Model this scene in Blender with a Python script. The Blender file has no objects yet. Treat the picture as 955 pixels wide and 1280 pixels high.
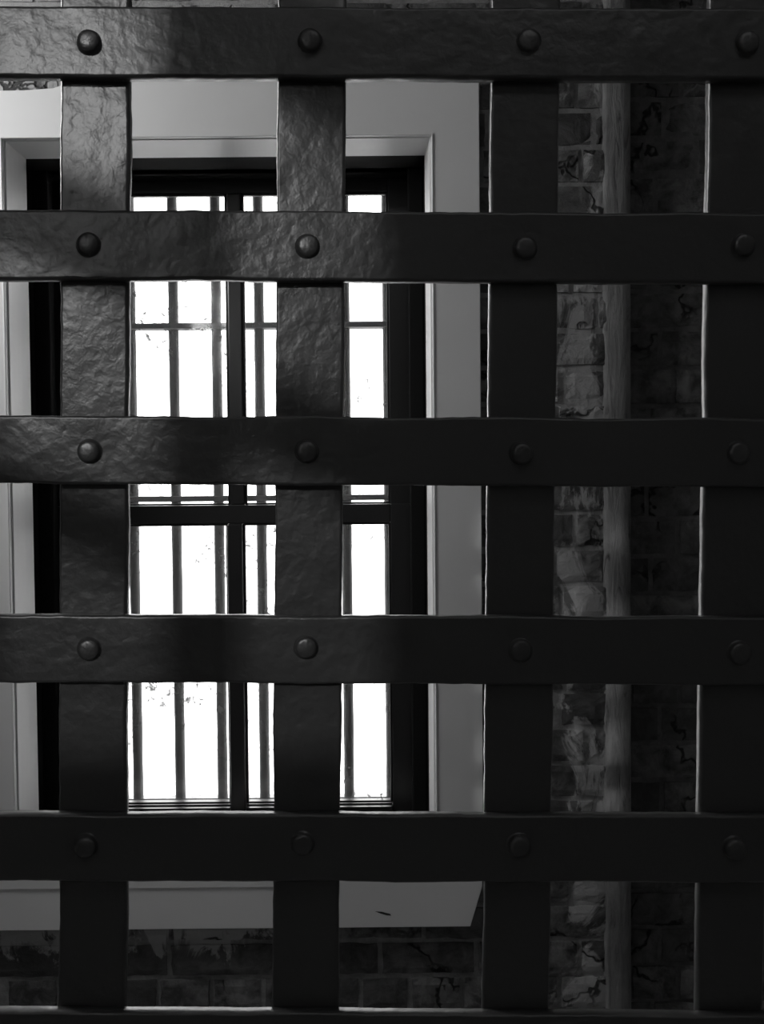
import bpy, bmesh, math, random
from mathutils import Vector, Matrix, noise
random.seed(7)
C = bpy.context.scene
COL = C.collection

# ------------------------------------------------------------------ camera
F, CX, CY = 1180.0, 477.5, 640.0
cam_d = bpy.data.cameras.new('camera')
cam_d.sensor_fit = 'VERTICAL'; cam_d.sensor_height = 32.0
cam_d.lens = 32.0 * F / 1280.0
cam_d.clip_start = 0.02
cam = bpy.data.objects.new('camera', cam_d); COL.objects.link(cam)
CAM = Vector((0, 0, 1.5))
PITCH, ROLL = math.radians(-1.7), math.radians(-0.5)
RM = Matrix.Rotation(math.radians(90) + PITCH, 3, 'X') @ Matrix.Rotation(ROLL, 3, 'Z')
cam.matrix_world = Matrix.Translation(CAM) @ RM.to_4x4()
C.camera = cam

def P(px, py, Y):
    """point of the upright plane y = Y that the photograph shows at px, py -> (x, z)"""
    d = RM @ Vector(((px - CX) / F, -(py - CY) / F, -1.0))
    q = CAM + d * (Y / d.y)
    return q.x, q.z

# ------------------------------------------------------------------ world, lights, exposure
w = bpy.data.worlds.new('overcast_sky'); C.world = w; w.use_nodes = True
bg = w.node_tree.nodes['Background']
bg.inputs[0].default_value = (1, 1, 1, 1); bg.inputs[1].default_value = 6.0
C.view_settings.view_transform = 'Standard'; C.view_settings.look = 'None'
C.view_settings.gamma = 1.0; C.view_settings.use_curve_mapping = False
C.view_settings.exposure = 0.0

def area(name, loc, target, sx, sy, power):
    l = bpy.data.lights.new(name, 'AREA'); l.shape = 'RECTANGLE'; l.size = sx; l.size_y = sy; l.energy = power
    o = bpy.data.objects.new(name, l); COL.objects.link(o)
    o.location = loc
    o.rotation_euler = (Vector(target) - Vector(loc)).to_track_quat('-Z', 'Y').to_euler()
    return o
# low sun and sky falling through the opening high in the wall behind the camera, past added slats
sun_d = bpy.data.lights.new('sun', 'SUN'); sun_d.energy = 0.68; sun_d.angle = math.radians(0.8)
sun = bpy.data.objects.new('sun', sun_d); COL.objects.link(sun)
sun.rotation_euler = Vector((0.9, 2.3, -0.9)).to_track_quat('-Z', 'Y').to_euler()
area('corridor_window_light', (-1.1, -1.78, 2.58), (-0.25, 0.7, 1.75), 0.4, 0.4, 2.1)
area('corridor_fill_light', (0.3, -0.35, 2.84), (0.3, -0.35, 0), 1.0, 0.6, 1.7)  # soft fill added to lift the dark straps, no known fixture
# daylight of the cell's side window, high on the left
area('cell_window_light', (-1.52, 1.42, 2.42), (-0.3, 1.75, 1.6), 0.4, 0.4, 12.0)

# ------------------------------------------------------------------ materials
def newmat(name):
    m = bpy.data.materials.new(name); m.use_nodes = True
    nt = m.node_tree; return m, nt, nt.nodes['Principled BSDF']
def g(v): return (v, v, v, 1)
def tex_noise(nt, scale, detail=4, rough=0.5, vec=None, dist=0.0):
    n = nt.nodes.new('ShaderNodeTexNoise'); n.inputs['Scale'].default_value = scale
    n.inputs['Detail'].default_value = detail; n.inputs['Roughness'].default_value = rough
    n.inputs['Distortion'].default_value = dist
    if vec is not None: nt.links.new(vec, n.inputs['Vector'])
    return n
def coords(nt):
    return nt.nodes.new('ShaderNodeTexCoord').outputs['Object']
def ramp(nt, src, stops):
    r = nt.nodes.new('ShaderNodeValToRGB'); nt.links.new(src, r.inputs[0])
    els = r.color_ramp.elements
    els[0].position, els[0].color = stops[0][0], g(stops[0][1])
    els[1].position, els[1].color = stops[-1][0], g(stops[-1][1])
    for p, v in stops[1:-1]:
        e = els.new(p); e.color = g(v)
    return r.outputs[0]
def bump(nt, bsdf, src, strength, dist):
    b = nt.nodes.new('ShaderNodeBump'); b.inputs['Strength'].default_value = strength
    b.inputs['Distance'].default_value = dist
    nt.links.new(src, b.inputs['Height']); 
    if bsdf.inputs['Normal'].is_linked:
        nt.links.new(bsdf.inputs['Normal'].links[0].from_socket, b.inputs['Normal'])
    nt.links.new(b.outputs[0], bsdf.inputs['Normal'])
def mixc(nt, fac, a, b):
    m = nt.nodes.new('ShaderNodeMix'); m.data_type = 'RGBA'
    nt.links.new(fac, m.inputs[0])
    for s, v in ((m.inputs[6], a), (m.inputs[7], b)):
        if isinstance(v, float): s.default_value = g(v)
        else: nt.links.new(v, s)
    return m.outputs[2]
def mathn(nt, op, a, b):
    m = nt.nodes.new('ShaderNodeMath'); m.operation = op
    for s, v in zip(m.inputs, (a, b)):
        if isinstance(v, (int, float)): s.default_value = v
        else: nt.links.new(v, s)
    return m.outputs[0]

def mat_iron():
    m, nt, b = newmat('black_enamel_paint')
    co = coords(nt)
    b.inputs['Base Color'].default_value = g(0.042)
    b.inputs['Roughness'].default_value = 0.36
    b.inputs['Specular IOR Level'].default_value = 0.75
    n0 = tex_noise(nt, 45, 2, 0.5, co)
    n1 = tex_noise(nt, 130, 2, 0.45, co, 0.3)
    n2 = tex_noise(nt, 500, 1, 0.5, co)
    bump(nt, b, n0.outputs[0], 0.55, 0.0018)
    bump(nt, b, n1.outputs[0], 0.5, 0.0009)
    bump(nt, b, n2.outputs[0], 0.3, 0.0002)
    return m
def mat_paint(name, v, rough=0.5, bs=0.15, spec=0.5):
    m, nt, b = newmat(name); co = coords(nt)
    n = tex_noise(nt, 6, 4, 0.5, co)
    nt.links.new(ramp(nt, n.outputs[0], [(0.3, v * 0.94), (0.7, v)]), b.inputs['Base Color'])
    b.inputs['Roughness'].default_value = rough; b.inputs['Specular IOR Level'].default_value = spec
    n2 = tex_noise(nt, 60, 3, 0.5, co); bump(nt, b, n2.outputs[0], bs, 0.002)
    return m
def smear_mask(nt, co):
    """old plaster left on the wall: beside the rendered strip and under the apron"""
    sp = nt.nodes.new('ShaderNodeSeparateXYZ'); nt.links.new(co, sp.inputs[0])
    mp = nt.nodes.new('ShaderNodeMapping'); mp.inputs['Scale'].default_value = (9, 9, 4.5); nt.links.new(co, mp.inputs[0])
    n = tex_noise(nt, 1.0, 7, 0.68, mp.outputs[0], 1.0)
    a = mathn(nt, 'ABSOLUTE', mathn(nt, 'SUBTRACT', sp.outputs[0], 0.43), 0)
    fx = ramp(nt, a, [(0.0, 0.12), (0.10, -0.12)])
    fx = mathn(nt, 'MULTIPLY', mathn(nt, 'SUBTRACT', 0.085, a), 1.3)
    fx = mathn(nt, 'MAXIMUM', fx, -0.10)
    b = mathn(nt, 'MULTIPLY', mathn(nt, 'SUBTRACT', sp.outputs[2], 0.485), 2.2)     # height above the apron foot
    b = mathn(nt, 'MINIMUM', b, 0.17)
    lft = mathn(nt, 'LESS_THAN', sp.outputs[0], -0.1)
    b = mathn(nt, 'ADD', mathn(nt, 'MULTIPLY', b, lft), mathn(nt, 'MULTIPLY', mathn(nt, 'SUBTRACT', 1, lft), -0.10))
    f = mathn(nt, 'MAXIMUM', fx, b)
    return ramp(nt, mathn(nt, 'ADD', n.outputs[0], f), [(0.56, 0.0), (0.61, 0.85)])
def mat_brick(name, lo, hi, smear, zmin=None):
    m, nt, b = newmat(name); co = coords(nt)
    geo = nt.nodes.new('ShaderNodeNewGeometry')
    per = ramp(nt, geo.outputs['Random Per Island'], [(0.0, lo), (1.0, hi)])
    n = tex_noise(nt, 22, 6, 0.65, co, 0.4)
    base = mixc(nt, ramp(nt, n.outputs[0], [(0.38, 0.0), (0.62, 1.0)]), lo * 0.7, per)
    sm = mixc(nt, smear_mask(nt, co), base, smear)
    dn = tex_noise(nt, 12, 3, 0.6, co)
    wv = nt.nodes.new('ShaderNodeMix'); wv.data_type = 'VECTOR'; wv.inputs[0].default_value = 0.12
    nt.links.new(co, wv.inputs[4]); nt.links.new(dn.outputs[1], wv.inputs[5])
    vo = nt.nodes.new('ShaderNodeTexVoronoi'); vo.feature = 'DISTANCE_TO_EDGE'; vo.inputs['Scale'].default_value = 5.5
    nt.links.new(wv.outputs[1], vo.inputs['Vector'])
    gate = ramp(nt, tex_noise(nt, 5, 2, 0.5, co).outputs[0], [(0.50, 0.0), (0.56, 1.0)])
    crack = mathn(nt, 'MULTIPLY', ramp(nt, vo.outputs['Distance'], [(0.008, 0.85), (0.022, 0.0)]), gate)
    sm = mixc(nt, crack, sm, lo * 0.12)
    bump(nt, b, mathn(nt, 'SUBTRACT', 1.0, crack), 0.8, 0.01)
    nt.links.new(sm, b.inputs['Base Color'])
    b.inputs['Roughness'].default_value = 0.95; b.inputs['Specular IOR Level'].default_value = 0.15
    bump(nt, b, n.outputs[0], 0.8, 0.008)
    n3 = tex_noise(nt, 160, 4, 0.6, co); bump(nt, b, n3.outputs[0], 0.5, 0.002)
    return m
def mat_mortar(name, v, smear=None):
    m, nt, b = newmat(name); co = coords(nt)
    n = tex_noise(nt, 30, 6, 0.7, co)
    col = ramp(nt, n.outputs[0], [(0.3, v * 0.5), (0.7, v * 1.1)])
    if smear: col = mixc(nt, smear_mask(nt, co), col, smear)
    nt.links.new(col, b.inputs['Base Color'])
    b.inputs['Roughness'].default_value = 0.95; b.inputs['Specular IOR Level'].default_value = 0.1
    bump(nt, b, n.outputs[0], 0.8, 0.006)
    return m
def mat_glass():
    m, nt, b = newmat('old_window_glass'); nt.nodes.remove(b); co = coords(nt)
    out = nt.nodes['Material Output']
    tr = nt.nodes.new('ShaderNodeBsdfTransparent'); tr.inputs[0].default_value = g(0.95)
    gl = nt.nodes.new('ShaderNodeBsdfGlossy'); gl.inputs['Roughness'].default_value = 0.05
    df = nt.nodes.new('ShaderNodeBsdfDiffuse'); df.inputs[0].default_value = g(0.30)
    fr = nt.nodes.new('ShaderNodeFresnel'); fr.inputs[0].default_value = 1.45
    m1 = nt.nodes.new('ShaderNodeMixShader'); nt.links.new(fr.outputs[0], m1.inputs[0])
    nt.links.new(tr.outputs[0], m1.inputs[1]); nt.links.new(gl.outputs[0], m1.inputs[2])
    n1 = tex_noise(nt, 55, 5, 0.7, co, 0.8); n2 = tex_noise(nt, 4, 3, 0.5, co)
    d = mathn(nt, 'MULTIPLY', ramp(nt, n1.outputs[0], [(0.55, 0.0), (0.63, 1.0)]), ramp(nt, n2.outputs[0], [(0.46, 0.0), (0.58, 0.84)]))
    m2 = nt.nodes.new('ShaderNodeMixShader'); nt.links.new(d, m2.inputs[0])
    nt.links.new(m1.outputs[0], m2.inputs[1]); nt.links.new(df.outputs[0], m2.inputs[2])
    nt.links.new(m2.outputs[0], out.inputs[0])
    return m

IRON = mat_iron()
WHITE = mat_paint('white_gloss_paint', 0.72, 0.45)
DARK = mat_paint('dark_window_paint', 0.02, 0.28, 0.05, spec=0.5)
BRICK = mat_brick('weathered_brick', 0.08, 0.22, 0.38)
BRICKD = mat_brick('shaded_brick', 0.07, 0.17, 0.16)  # older brick, its colour darkened for the shade of the recess
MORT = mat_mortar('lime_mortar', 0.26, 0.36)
MORTD = mat_mortar('shaded_mortar', 0.13)  # recess shade put into the mortar colour as well
PLASTER = mat_paint('dim_wall_plaster', 0.30, 0.9)
FLOORM = mat_mortar('worn_concrete', 0.5)
GALV = mat_paint('weathered_grey_iron', 0.10, 0.7, 0.4)
GROUND = mat_mortar('pale_gravel', 0.75)
GLASS = mat_glass()
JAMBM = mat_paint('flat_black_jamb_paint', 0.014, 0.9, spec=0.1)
def mat_strip():
    m, nt, b = newmat('cracked_cement_render'); co = coords(nt)
    mp = nt.nodes.new('ShaderNodeMapping'); mp.inputs['Scale'].default_value = (60, 60, 9); nt.links.new(co, mp.inputs[0])
    n = tex_noise(nt, 1.0, 6, 0.7, mp.outputs[0], 0.8)
    n2 = tex_noise(nt, 9, 4, 0.6, co)
    c = ramp(nt, n.outputs[0], [(0.30, 0.05), (0.42, 0.19), (0.7, 0.26)])
    d = mathn(nt, 'MULTIPLY', c, ramp(nt, n2.outputs[0], [(0.3, 0.7), (0.7, 1.15)]))
    nt.links.new(d, b.inputs['Base Color']); b.inputs['Roughness'].default_value = 0.95; b.inputs['Specular IOR Level'].default_value = 0.1
    bump(nt, b, n.outputs[0], 0.9, 0.006)
    return m
RENDER = mat_strip()

# ------------------------------------------------------------------ helpers
def link(name, bm, mats, parent=None, bevel=0.0, smooth=False, kind=None):
    bm.normal_update()
    me = bpy.data.meshes.new(name); bm.to_mesh(me); bm.free()
    for m in (mats if isinstance(mats, (list, tuple)) else [mats]): me.materials.append(m)
    if smooth:
        for p in me.polygons: p.use_smooth = True
    o = bpy.data.objects.new(name, me); COL.objects.link(o)
    if bevel:
        b = o.modifiers.new('bevel', 'BEVEL'); b.width = bevel; b.segments = 2; b.limit_method = 'ANGLE'
    if parent: o.parent = parent
    if kind: o['kind'] = kind
    return o
def box(bm, x0, x1, y0, y1, z0, z1, mi=0):
    v = [bm.verts.new((x, y, z)) for x in (x0, x1) for y in (y0, y1) for z in (z0, z1)]
    for f in ((0, 1, 3, 2), (4, 6, 7, 5), (0, 4, 5, 1), (2, 3, 7, 6), (0, 2, 6, 4), (1, 5, 7, 3)):
        q = bm.faces.new([v[i] for i in f]); q.material_index = mi
def prism(bm, poly, y0, y1, mi=0):
    """poly: (x, z) outline, counter-clockwise seen from the camera side"""
    a = [bm.verts.new((x, y0, z)) for x, z in poly]; b = [bm.verts.new((x, y1, z)) for x, z in poly]
    bm.faces.new(a).material_index = mi; bm.faces.new(b[::-1]).material_index = mi
    n = len(poly)
    for i in range(n):
        bm.faces.new([a[i], b[i], b[(i + 1) % n], a[(i + 1) % n]]).material_index = mi
    bmesh.ops.recalc_face_normals(bm, faces=bm.faces[:])
def empty(name, loc=(0, 0, 0)):
    o = bpy.data.objects.new(name, None); COL.objects.link(o); o.location = loc; o.empty_display_size = 0.1
    return o

LAT, LATW = 0.30, 0.075
YW = 1.97            # face of the brick wall with the window
YC = 1.945           # face of the white casing
YS = 2.17            # front of the lower sash
WTOP = 2.9

# ------------------------------------------------------------------ the window's measured lines
cxL, _ = P(10, 640, YC); cxR, _ = P(544, 640, YC)          # casing, inner edges
coR, _ = P(602, 640, YC); cw = coR - cxR; coL = cxL - cw
_, czT = P(272, 170, YC); _, coT = P(272, 101, YC)
_, capT = P(272, 1104, YC); _, capB = P(272, 1160, YC)
_, szB = P(272, 1068, YC)                                  # inner sill line, behind a strap
jR = P(534, 600, 2.05)[0]; jL = P(30, 600, 2.05)[0]; jc = (jL + jR) / 2      # the dark jamb box
jT = czT - 0.005

# ------------------------------------------------------------------ brick walls
def brick_wall(name, x0, x1, z0, z1, Y, zref, pitch, hole, mats, thick, brick=0.215, seed=1, xoff=0.0):
    rnd = random.Random(seed)
    bm = bmesh.new()
    # mortar body, with the window hole left open
    m = 0.006
    if hole:
        hx0, hx1, hz0, hz1 = hole
        for a in ((x0, hx0, z0, z1), (hx1, x1, z0, z1), (hx0, hx1, z0, hz0), (hx0, hx1, hz1, z1)):
            box(bm, a[0], a[1], Y + m, Y + thick, a[2], a[3], 1)
    else:
        box(bm, x0, x1, Y + m, Y + thick, z0, z1, 1)
    k0 = math.ceil((z0 - zref) / pitch) ; k1 = int((z1 - zref) / pitch)
    for k in range(k0 - 1, k1 + 1):
        bz0 = max(z0, zref + k * pitch + 0.0055); bz1 = min(z1, zref + (k + 1) * pitch - 0.0055)
        if bz1 - bz0 < 0.015: continue
        hdr = (k % 4 == 1)
        L = brick * (0.5 if hdr else 1.0)
        x = x0 - rnd.uniform(0, 0.02) - (L / 2 if k % 2 else 0) + xoff - (0.2 if xoff else 0)
        while x < x1:
            l = L * rnd.uniform(0.93, 1.06)
            a, b = x + 0.0055, x + l - 0.0055
            x += l
            a, b = max(a, x0), min(b, x1)
            if hole and bz1 > hole[2] and bz0 < hole[3]:
                if a > hole[0] - 0.002 and b < hole[1] + 0.002: continue
                if a < hole[0] < b: b = hole[0]
                elif a < hole[1] < b: a = hole[1]
            if b - a < 0.02: continue
            push = rnd.uniform(-0.002, 0.002)
            if rnd.random() < 0.05: push = 0.004
            nx, nz = max(3, int((b - a) / 0.02)), 5
            grid = []
            for j in range(nz + 1):
                row = []
                for i in range(nx + 1):
                    u, v = i / nx, j / nz
                    px, pz = a + (b - a) * u, bz0 + (bz1 - bz0) * v
                    ed = min(u * (b - a), (1 - u) * (b - a), v * (bz1 - bz0), (1 - v) * (bz1 - bz0))
                    nn = noise.noise(Vector((px * 25, k * 3.1, pz * 25)))
                    n2 = noise.noise(Vector((px * 60, 9.0, pz * 60)))
                    y = Y + push + 0.0012 * nn + (0.002 + 0.002 * (n2 + 0.5) if ed < 1e-6 else 0)
                    if ed < 1e-6:
                        px += 0.003 * n2; pz += 0.002 * nn + 0.002 * n2
                    row.append(bm.verts.new((px, y, pz)))
                grid.append(row)
            for j in range(nz):
                for i in range(nx):
                    bm.faces.new([grid[j][i], grid[j][i + 1], grid[j + 1][i + 1], grid[j + 1][i]])
            # sides down into the mortar
            rim = [grid[0][i] for i in range(nx + 1)] + [grid[j][nx] for j in range(1, nz + 1)] + \
                  [grid[nz][i] for i in range(nx - 1, -1, -1)] + [grid[j][0] for j in range(nz - 1, 0, -1)]
            back = [bm.verts.new((v.co.x, Y + 0.012, v.co.z)) for v in rim]
            n = len(rim)
            for i in range(n):
                bm.faces.new([rim[i], back[i], back[(i + 1) % n], rim[(i + 1) % n]])
    bmesh.ops.recalc_face_normals(bm, faces=bm.faces[:])
    return link(name, bm, mats, kind='structure')

xs0, _ = P(757, 900, YW); xs1, _ = P(788, 900, YW)         # the rendered strip
_, zj = P(720, 954, YW); _, zj2 = P(720, 1131, YW)
pitch = (zj - zj2) / 4
hole = (jL - 0.02, jR + 0.02, szB - 0.02, jT + 0.02)
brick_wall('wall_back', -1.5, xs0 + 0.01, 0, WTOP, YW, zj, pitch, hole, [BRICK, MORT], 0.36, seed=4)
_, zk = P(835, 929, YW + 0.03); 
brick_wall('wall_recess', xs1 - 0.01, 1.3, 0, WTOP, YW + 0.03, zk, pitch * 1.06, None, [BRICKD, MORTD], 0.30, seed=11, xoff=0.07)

# uneven rendered strip between the two brickworks
bm = bmesh.new()
nz = 150; prof = [(-0.006, 0.01), (0.0, -0.001), (0.006, -0.004), (0.03, -0.0045), (0.050, -0.004), (0.053, -0.001), (0.054, 0.04)]
rows = []
for j in range(nz + 1):
    z = WTOP * j / nz; r = []
    for i, (u, d) in enumerate(prof):
        n1 = noise.noise(Vector((i * 2.0, 0.3, z * 9))); n2 = noise.noise(Vector((i * 0.7, 5.3, z * 30)))
        r.append(bm.verts.new((xs0 + u + (0.008 * n1 + 0.004 * n2 if i in (0, 1) else 0.001 * n2), YW + d + 0.002 * n2, z)))
    rows.append(r)
for j in range(nz):
    for i in range(len(prof) - 1):
        bm.faces.new([rows[j][i], rows[j][i + 1], rows[j + 1][i + 1], rows[j + 1][i]])
bmesh.ops.recalc_face_normals(bm, faces=bm.faces[:])
link('trim_2', bm, RENDER, smooth=True, kind='structure')

# ------------------------------------------------------------------ rest of the room
def slab(name, *a, mat=PLASTER):
    bm = bmesh.new(); box(bm, *a); return link(name, bm, mat, kind='structure')
slab('floor', -1.8, 1.6, -1.8, 2.35, -0.1, 0.0, mat=FLOORM)
slab('ceiling', -1.8, 1.6, -1.8, 2.35, WTOP, WTOP + 0.1)
slab('wall_right', 1.3, 1.5, -1.8, 2.33, 0, WTOP)
bm = bmesh.new()
for a in ((-1.8, -1.22, 0, WTOP), (-0.9, 1.5, 0, WTOP), (-1.22, -0.9, 0, 2.2), (-1.22, -0.9, 2.86, WTOP)): box(bm, a[0], a[1], -1.7, -1.6, a[2], a[3])
link('wall_front', bm, PLASTER, kind='structure')
# unseen post and slanting slats, added to throw shadow bands on the grate
bm = bmesh.new()
box(bm, -1.094, -1.038, -1.70, -1.68, 2.2, 2.86)
for xa, xb, xc, zc, h in ((-1.42, -1.08, -1.13, 2.617, 0.046), (-1.42, -1.08, -1.13, 2.40, 0.028), (-1.05, -0.9, -0.995, 2.76, 0.05), (-1.05, -0.9, -0.995, 2.48, 0.036)):
    za, zb = zc - 0.45 * (xa - xc), zc - 0.45 * (xb - xc)
    prism(bm, [(xa, za - h), (xb, zb - h), (xb, zb + h), (xa, za + h)], -1.72, -1.705)
link('shadow_slats', bm, IRON, kind='structure')
def wall_with_hole(name, x0, x1, y0, y1, hy0, hy1, hz0, hz1):
    bm = bmesh.new()
    for a in ((y0, hy0, 0, WTOP), (hy1, y1, 0, WTOP), (hy0, hy1, 0, hz0), (hy0, hy1, hz1, WTOP)): box(bm, x0, x1, *a)
    return link(name, bm, PLASTER, kind='structure')
wall_with_hole('wall_left', -1.7, -1.5, -1.6, 2.33, 1.15, 1.7, 2.15, 2.68)
slab('ground', -25, 25, 2.36, 60, -0.6, -0.4, mat=GROUND)

# ------------------------------------------------------------------ window_1: casing, mouldings, jamb, sashes, panes
win = empty('window_1', (jc, YC, szB)); win['kind'] = 'structure'
win.location = (0, 0, 0)
bm = bmesh.new(); prism(bm, [(coL, szB), (cxL, szB), (cxL, czT), (cxR, czT), (cxR, szB), (coR, szB), (coR, coT), P(104, 102, YC), P(78, 106, YC), P(66, 110, YC), P(30, 112.5, YC), P(0, 113, YC), (coL, coT - 0.022)], YC, YW + 0.004)
link('casing', bm, WHITE, win, bevel=0.0015)
# apron with slanting ends
bm = bmesh.new()
aR, _ = P(588, 1160, YC - 0.004); aL = 2 * jc - aR
e1, ez = P(603, 1108, YC - 0.004)
prism(bm, [(aL, capB), (aR, capB), (e1, ez), (e1, szB), (2 * jc - e1, szB), (2 * jc - e1, ez)], YC - 0.004, YW + 0.004)
link('apron', bm, WHITE, win, bevel=0.0012)
bm = bmesh.new(); _, b0 = P(272, 1112, YC); _, b1 = P(272, 1108, YC)
box(bm, 2 * jc - e1, e1 - 0.32, YC - 0.007, YC, b1, szB)
link('apron_bead', bm, WHITE, win, bevel=0.001)
# inner moulding, mitred round three sides: (inward, depth)
prof = [(-0.001, 0.0), (-0.001, -0.0015), (0.001, -0.002), (0.0025, -0.001), (0.0026, 0.012), (0.0058, 0.0125), (0.0060, 0.03),
        (0.0068, 0.05), (0.008, 0.07), (0.010, 0.09), (0.0115, 0.108)]
bm = bmesh.new(); loops = []
for u, d in prof:
    u2 = u
    loops.append([bm.verts.new(c) for c in ((cxL + u2, YC + d, szB), (cxL + u2, YC + d, czT - u2 * 0.5), (cxR - u2, YC + d, czT - u2 * 0.5), (cxR - u2, YC + d, szB))])
for a, b in zip(loops, loops[1:]):
    for i in range(3): bm.faces.new([a[i], a[i + 1], b[i + 1], b[i]])
link('inner_moulding', bm, WHITE, win)
bm = bmesh.new(); cx_, cz_ = P(481, 1142, YC - 0.004)     # flaked spot in the apron paint
pts = [(-.020, .005), (-.009, .0005), (.004, -.0035), (.013, -.004), (.011, -.0005), (.003, .0015), (-.006, .004)]
prism(bm, [(cx_ + a, cz_ + b) for a, b in pts], YC - 0.0046, YC - 0.003)
o = link('paint_chip', bm, DARK, win); o['label'] = 'small dark chip in the white paint'
# dark jamb box behind the mouldings
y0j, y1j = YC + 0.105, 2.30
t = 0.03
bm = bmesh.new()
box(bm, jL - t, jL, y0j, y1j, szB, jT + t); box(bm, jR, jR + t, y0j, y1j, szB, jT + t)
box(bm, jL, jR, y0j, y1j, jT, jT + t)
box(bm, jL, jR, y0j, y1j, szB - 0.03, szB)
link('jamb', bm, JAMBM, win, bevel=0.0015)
# stop beads
sL, sR = jc - 0.403, jc + 0.403
bm = bmesh.new()
box(bm, jL, sL, 2.13, 2.165, szB, jT); box(bm, sR, jR, 2.13, 2.165, szB, jT)
_, stT = P(272, 200, 2.13); box(bm, sL, sR, 2.13, 2.165, stT, jT)
link('stop_bead', bm, JAMBM, win, bevel=0.003)

gl0 = 2 * P(294, 640, YS)[0] - P(488, 640, YS)[0]; gl1, _ = P(488, 640, YS)
mu0, _ = P(284, 640, YS); mu1, _ = P(303, 640, YS)
_, gT = P(294, 241, YS + 0.04); _, mrT = P(294, 631.5, YS); _, mrB = P(294, 654.5, YS)
_, gB = P(294, 1000, YS + 0.03); _, sashB = P(294, 1040, YS)
def sash(name, Y, z0, z1, gz0, gz1):
    s = bmesh.new(); T = 0.035
    box(s, jL + 0.002, gl0, Y, Y + T, z0, z1); box(s, gl1, jR - 0.002, Y, Y + T, z0, z1)
    box(s, gl0, gl1, Y, Y + T, z0, gz0 - (0.012 if name == 'lower_sash' else 0)); box(s, gl0, gl1, Y, Y + T, gz1, z1)
    o = link(name, s, DARK, win, bevel=0.002)
    s = bmesh.new(); box(s, mu0, mu1, Y - (0.011 if name == 'lower_sash' else 0), Y + T - 0.003, gz0 - (0.022 if name == 'lower_sash' else 0), gz1)
    mu = link('glazing_bar', s, DARK, o, bevel=0.004)
    s = bmesh.new()          # small glazing beads standing round each opening
    for a, b in ((gl0, mu0), (mu1, gl1)):
        q = 0.005; y = Y + 0.006
        box(s, a, a + q, y, y + 0.012, gz0, gz1); box(s, b - q, b, y, y + 0.012, gz0, gz1)
        box(s, a, b, y, y + 0.012, gz1 - q, gz1)
        if name == 'upper_sash': box(s, a, b, y, y + 0.012, gz0, gz0 + q)
    link('glazing_bead', s, DARK, o, bevel=0.0015)
    if name == 'lower_sash':                      # stepped ledges under the glass
        for a, b in ((gl0, mu0), (mu1, gl1)):
            s = bmesh.new()
            box(s, a + 0.001, b - 0.001, Y + 0.017, Y + 0.034, gz0 - 0.02, gz0 + 0.0005)
            box(s, a + 0.001, b - 0.001, Y + 0.006, Y + 0.016, gz0 - 0.02, gz0 - 0.0022)
            box(s, a + 0.001, b - 0.001, Y - 0.010, Y + 0.005, gz0 - 0.02, gz0 - 0.0052)
            link('stepped_ledge', s, DARK, o, bevel=0.0006)
    for a, b in ((gl0, mu0), (mu1, gl1)):
        s = bmesh.new(); box(s, a - 0.004, b + 0.004, Y + 0.024, Y + 0.027, gz0 - 0.004, gz1 + 0.004)
        link('pane', s, GLASS, o)
    return o
sash('lower_sash', YS, szB, mrT, gB, mrB)
sash('upper_sash', YS + 0.04, mrT - 0.035, jT, mrT - 0.001, gT)
# outer stone sill
slabm = bmesh.new(); box(slabm, jL - 0.1, jR + 0.1, 2.30, 2.42, szB - 0.10, szB - 0.03)
link('outer_sill', slabm, mat_mortar('pale_stone', 0.5), win, bevel=0.004)

# ------------------------------------------------------------------ iron bars outside the glass
YB = 2.35
bars = empty('window_bars', (jc, YB, szB)); bars['label'] = 'grey iron security grille of upright bars and thin crossbars outside the window glass'
bars['category'] = 'window bars'
def bput(o):
    o.parent = bars; o.matrix_parent_inverse = Matrix.Translation(-Vector(bars.location))
_, bz0 = P(294, 999, YB)
x0, _ = P(168.3, 700, YB); x1, _ = P(433.8, 700, YB); dx = (x1 - x0) / 5
bars.location = (jc, YB, bz0)
for k in range(-1, 7):
    s = bmesh.new()
    r = 0.0128
    vs = []
    nseg = 60; zt = jT + 0.15
    for j in range(nseg + 1):
        z = bz0 - 0.02 + (zt - bz0 + 0.02) * j / nseg
        ring = []
        for a in range(12):
            t = 2 * math.pi * a / 12
            rr = r * (1 + 0.08 * noise.noise(Vector((math.cos(t), math.sin(t) + k * 7, z * 14))))
            ring.append(s.verts.new((x0 + k * dx + rr * math.cos(t), YB + rr * math.sin(t), z)))
        vs.append(ring)
    for j in range(nseg):
        for a in range(12): s.faces.new([vs[j][a], vs[j][(a + 1) % 12], vs[j + 1][(a + 1) % 12], vs[j + 1][a]])
    s.faces.new(vs[0][::-1]); s.faces.new(vs[-1])
    bput(link('upright_bar', s, GALV, smooth=True))
for py in (196, 408, 623, 835):
    _, z = P(294, py, YB)
    s = bmesh.new(); box(s, x0 - 1.3 * dx, x0 + 6.3 * dx, YB - 0.018, YB + 0.018, z - 0.007, z + 0.007)
    bput(link('crossbar', s, GALV, bevel=0.002))

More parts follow.
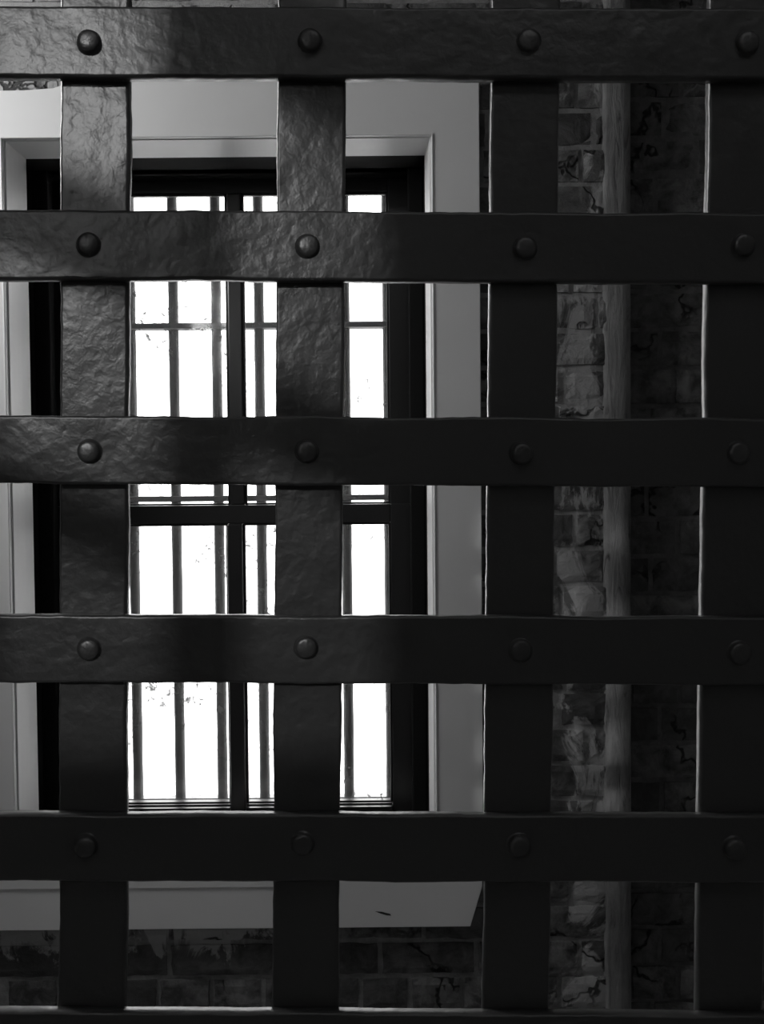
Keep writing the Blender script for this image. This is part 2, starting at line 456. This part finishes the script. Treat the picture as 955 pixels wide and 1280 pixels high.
# ------------------------------------------------------------------ the riveted strap-iron grate in front
YG, TH = 0.694, 0.010
grate = empty('cell_door_grate', (0, YG, 0))
grate['label'] = 'black painted lattice cell door of flat riveted iron straps, closest to the viewer'
grate['category'] = 'cell door'
def gput(o):
    o.parent = grate; o.matrix_parent_inverse = Matrix.Translation(-Vector(grate.location))
def strap(name, p0, p1, wid, y0, seed):
    """flat bar from p0 to p1 (x, z), uneven hand-painted edges"""
    bm = bmesh.new(); a, b = Vector(p0), Vector(p1); L = (b - a).length; d = (b - a) / L; nrm = Vector((-d.y, d.x))
    n = int(L / 0.004)
    prof = [(-0.5, 0.12), (-0.475, 0.0), (-0.455, 0.0), (-0.25, 0), (0, 0), (0.25, 0), (0.455, 0.0), (0.475, 0.0), (0.5, 0.12), (0.5, 0.9), (0.47, 1.0), (-0.47, 1.0), (-0.5, 0.9)]
    prev = None; first = None
    for i in range(n + 1):
        t = L * i / n; ring = []
        for k, (u, v) in enumerate(prof):
            c = a + d * t + nrm * u * wid
            e = 0.0
            if abs(u) > 0.4:
                s = 1 if u > 0 else -1
                e = 0.0011 * noise.noise(Vector((t * 14, s * 4.0, seed))) + 0.0005 * noise.noise(Vector((t * 90, s * 4.0, seed + v)))
                c = c + nrm * e
            yy = y0 + v * TH + (0.0005 * noise.noise(Vector((t * 30, u * 3, seed + 3))) if v < 0.5 else 0)
            ring.append(bm.verts.new((c.x, yy, c.y)))
        if prev:
            m = len(ring)
            for k in range(m): bm.faces.new([prev[k], prev[(k + 1) % m], ring[(k + 1) % m], ring[k]])
        else: first = ring
        prev = ring
    bm.faces.new(first); bm.faces.new(prev[::-1])
    bmesh.ops.recalc_face_normals(bm, faces=bm.faces[:])
    return link(name, bm, IRON, smooth=True)

# measured centre lines: rows at px 0 / 955, columns at py 150 / 1180
rowpx = [(-204, -201), (51, 54), (305, 310), (562, 566), (811, 814.5), (1060, 1062), (1306.5, 1312)]
colpx = [(-152, -156), (118, 114.5), (389, 382), (656.5, 646), (929, 914), (1201, 1182)]
W = 0.0502
rows = []
for a, b in rowpx:
    p = Vector(P(0, a, YG)); q = Vector(P(955, b, YG)); rows.append((p, (q - p).normalized()))
step = rows[0][0] - rows[1][0]
rows.insert(0, (rows[0][0] + step, rows[0][1]))
for _ in range(2): rows.append((rows[-1][0] + Vector((0, -0.147)), rows[-1][1]))
cols = []
for a, b in colpx:
    p = Vector(P(a, 150, YG + TH)); q = Vector(P(b, 1180, YG + TH)); cols.append((p, (q - p) / (q - p).y * 1.0))
XL, XR = -0.52, 0.52
crossings = {}
def cross(r, c):
    (p, d), (q, e) = r, c                      # p + s d = q + t e
    den = d.x * (-e.y) + e.x * d.y
    s = ((q.x - p.x) * (-e.y) + e.x * (q.y - p.y)) / den
    return p + d * s
for c, (p, e) in enumerate(cols):
    top = p + e * (2.25 - p.y); bot = p + e * (0.0 - p.y)
    gput(strap('vertical_strap', (bot.x, bot.y), (top.x, top.y), W, YG + TH, 20 + c))
# rivet head, domed with a worn flat top
rivpx = {(0, 1): (110, 51), (0, 2): (387, 49), (0, 3): (662, 49), (0, 4): (935, 52), (1, 1): (109, 305), (1, 2): (384, 307), (1, 3): (657, 309), (1, 4): (930, 306),
         (2, 1): (110.5, 564), (2, 2): (383, 564), (2, 3): (652, 566), (2, 4): (925, 566), (3, 1): (110, 812), (3, 2): (382, 810), (3, 3): (651, 814), (3, 4): (926, 817),
         (4, 1): (106, 1058), (4, 2): (378, 1056), (4, 3): (649, 1058), (4, 4): (919, 1061)}
def rivet_mesh(seed):
    bm = bmesh.new(); rr = random.Random(seed)
    k = rr.uniform(0.75, 1.1); ox, oz = rr.uniform(-0.0008, 0.0008), rr.uniform(-0.0008, 0.0008)
    prof = [(0.0100, 0.0003, 0), (0.0090, -0.0006, 0), (0.0084, -0.0010, .1), (0.0081, -0.0030 * k, .3), (0.0076, -0.0046 * k, .6), (0.0065, -0.0055 * k, .8), (0.0050, -0.0058 * k, 1), (0.0030, -0.0060 * k, 1), (0.0015, -0.0060 * k, 1)]
    rings = []
    for r, y, f in prof:
        rings.append([bm.verts.new((r * math.cos(2 * math.pi * a / 28) + ox * f, y + 0.0002 * noise.noise(Vector((a * .6, r * 400, seed))) * f, r * math.sin(2 * math.pi * a / 28) + oz * f)) for a in range(28)])
    for a, b in zip(rings, rings[1:]):
        for i in range(28): bm.faces.new([a[i], b[i], b[(i + 1) % 28], a[(i + 1) % 28]])
    bm.faces.new(rings[-1])
    bmesh.ops.recalc_face_normals(bm, faces=bm.faces[:])
    me = bpy.data.meshes.new('rivet'); bm.to_mesh(me); bm.free(); me.materials.append(IRON)
    for p in me.polygons: p.use_smooth = True
    return me
rmeshes = [rivet_mesh(s) for s in range(6)]
for r, row in enumerate(rows):
    p, d = row
    a = p + d * ((XL - p.x) / d.x); b = p + d * ((XR - p.x) / d.x)
    st = strap('horizontal_strap', (a.x, a.y), (b.x, b.y), W, YG, 40 + r); gput(st)
    for c, col in enumerate(cols):
        key = (r - 2, c)
        if key in rivpx: x, z = P(rivpx[key][0], rivpx[key][1], YG - 0.003)
        else:
            q = cross(row, col); x, z = q.x, q.y
        o = bpy.data.objects.new('rivet', rmeshes[(r * 5 + c * 2) % 6]); COL.objects.link(o)
        o.location = (x, YG + 0.0004, z)
        o.parent = st; o.matrix_parent_inverse = Matrix.Identity(4)
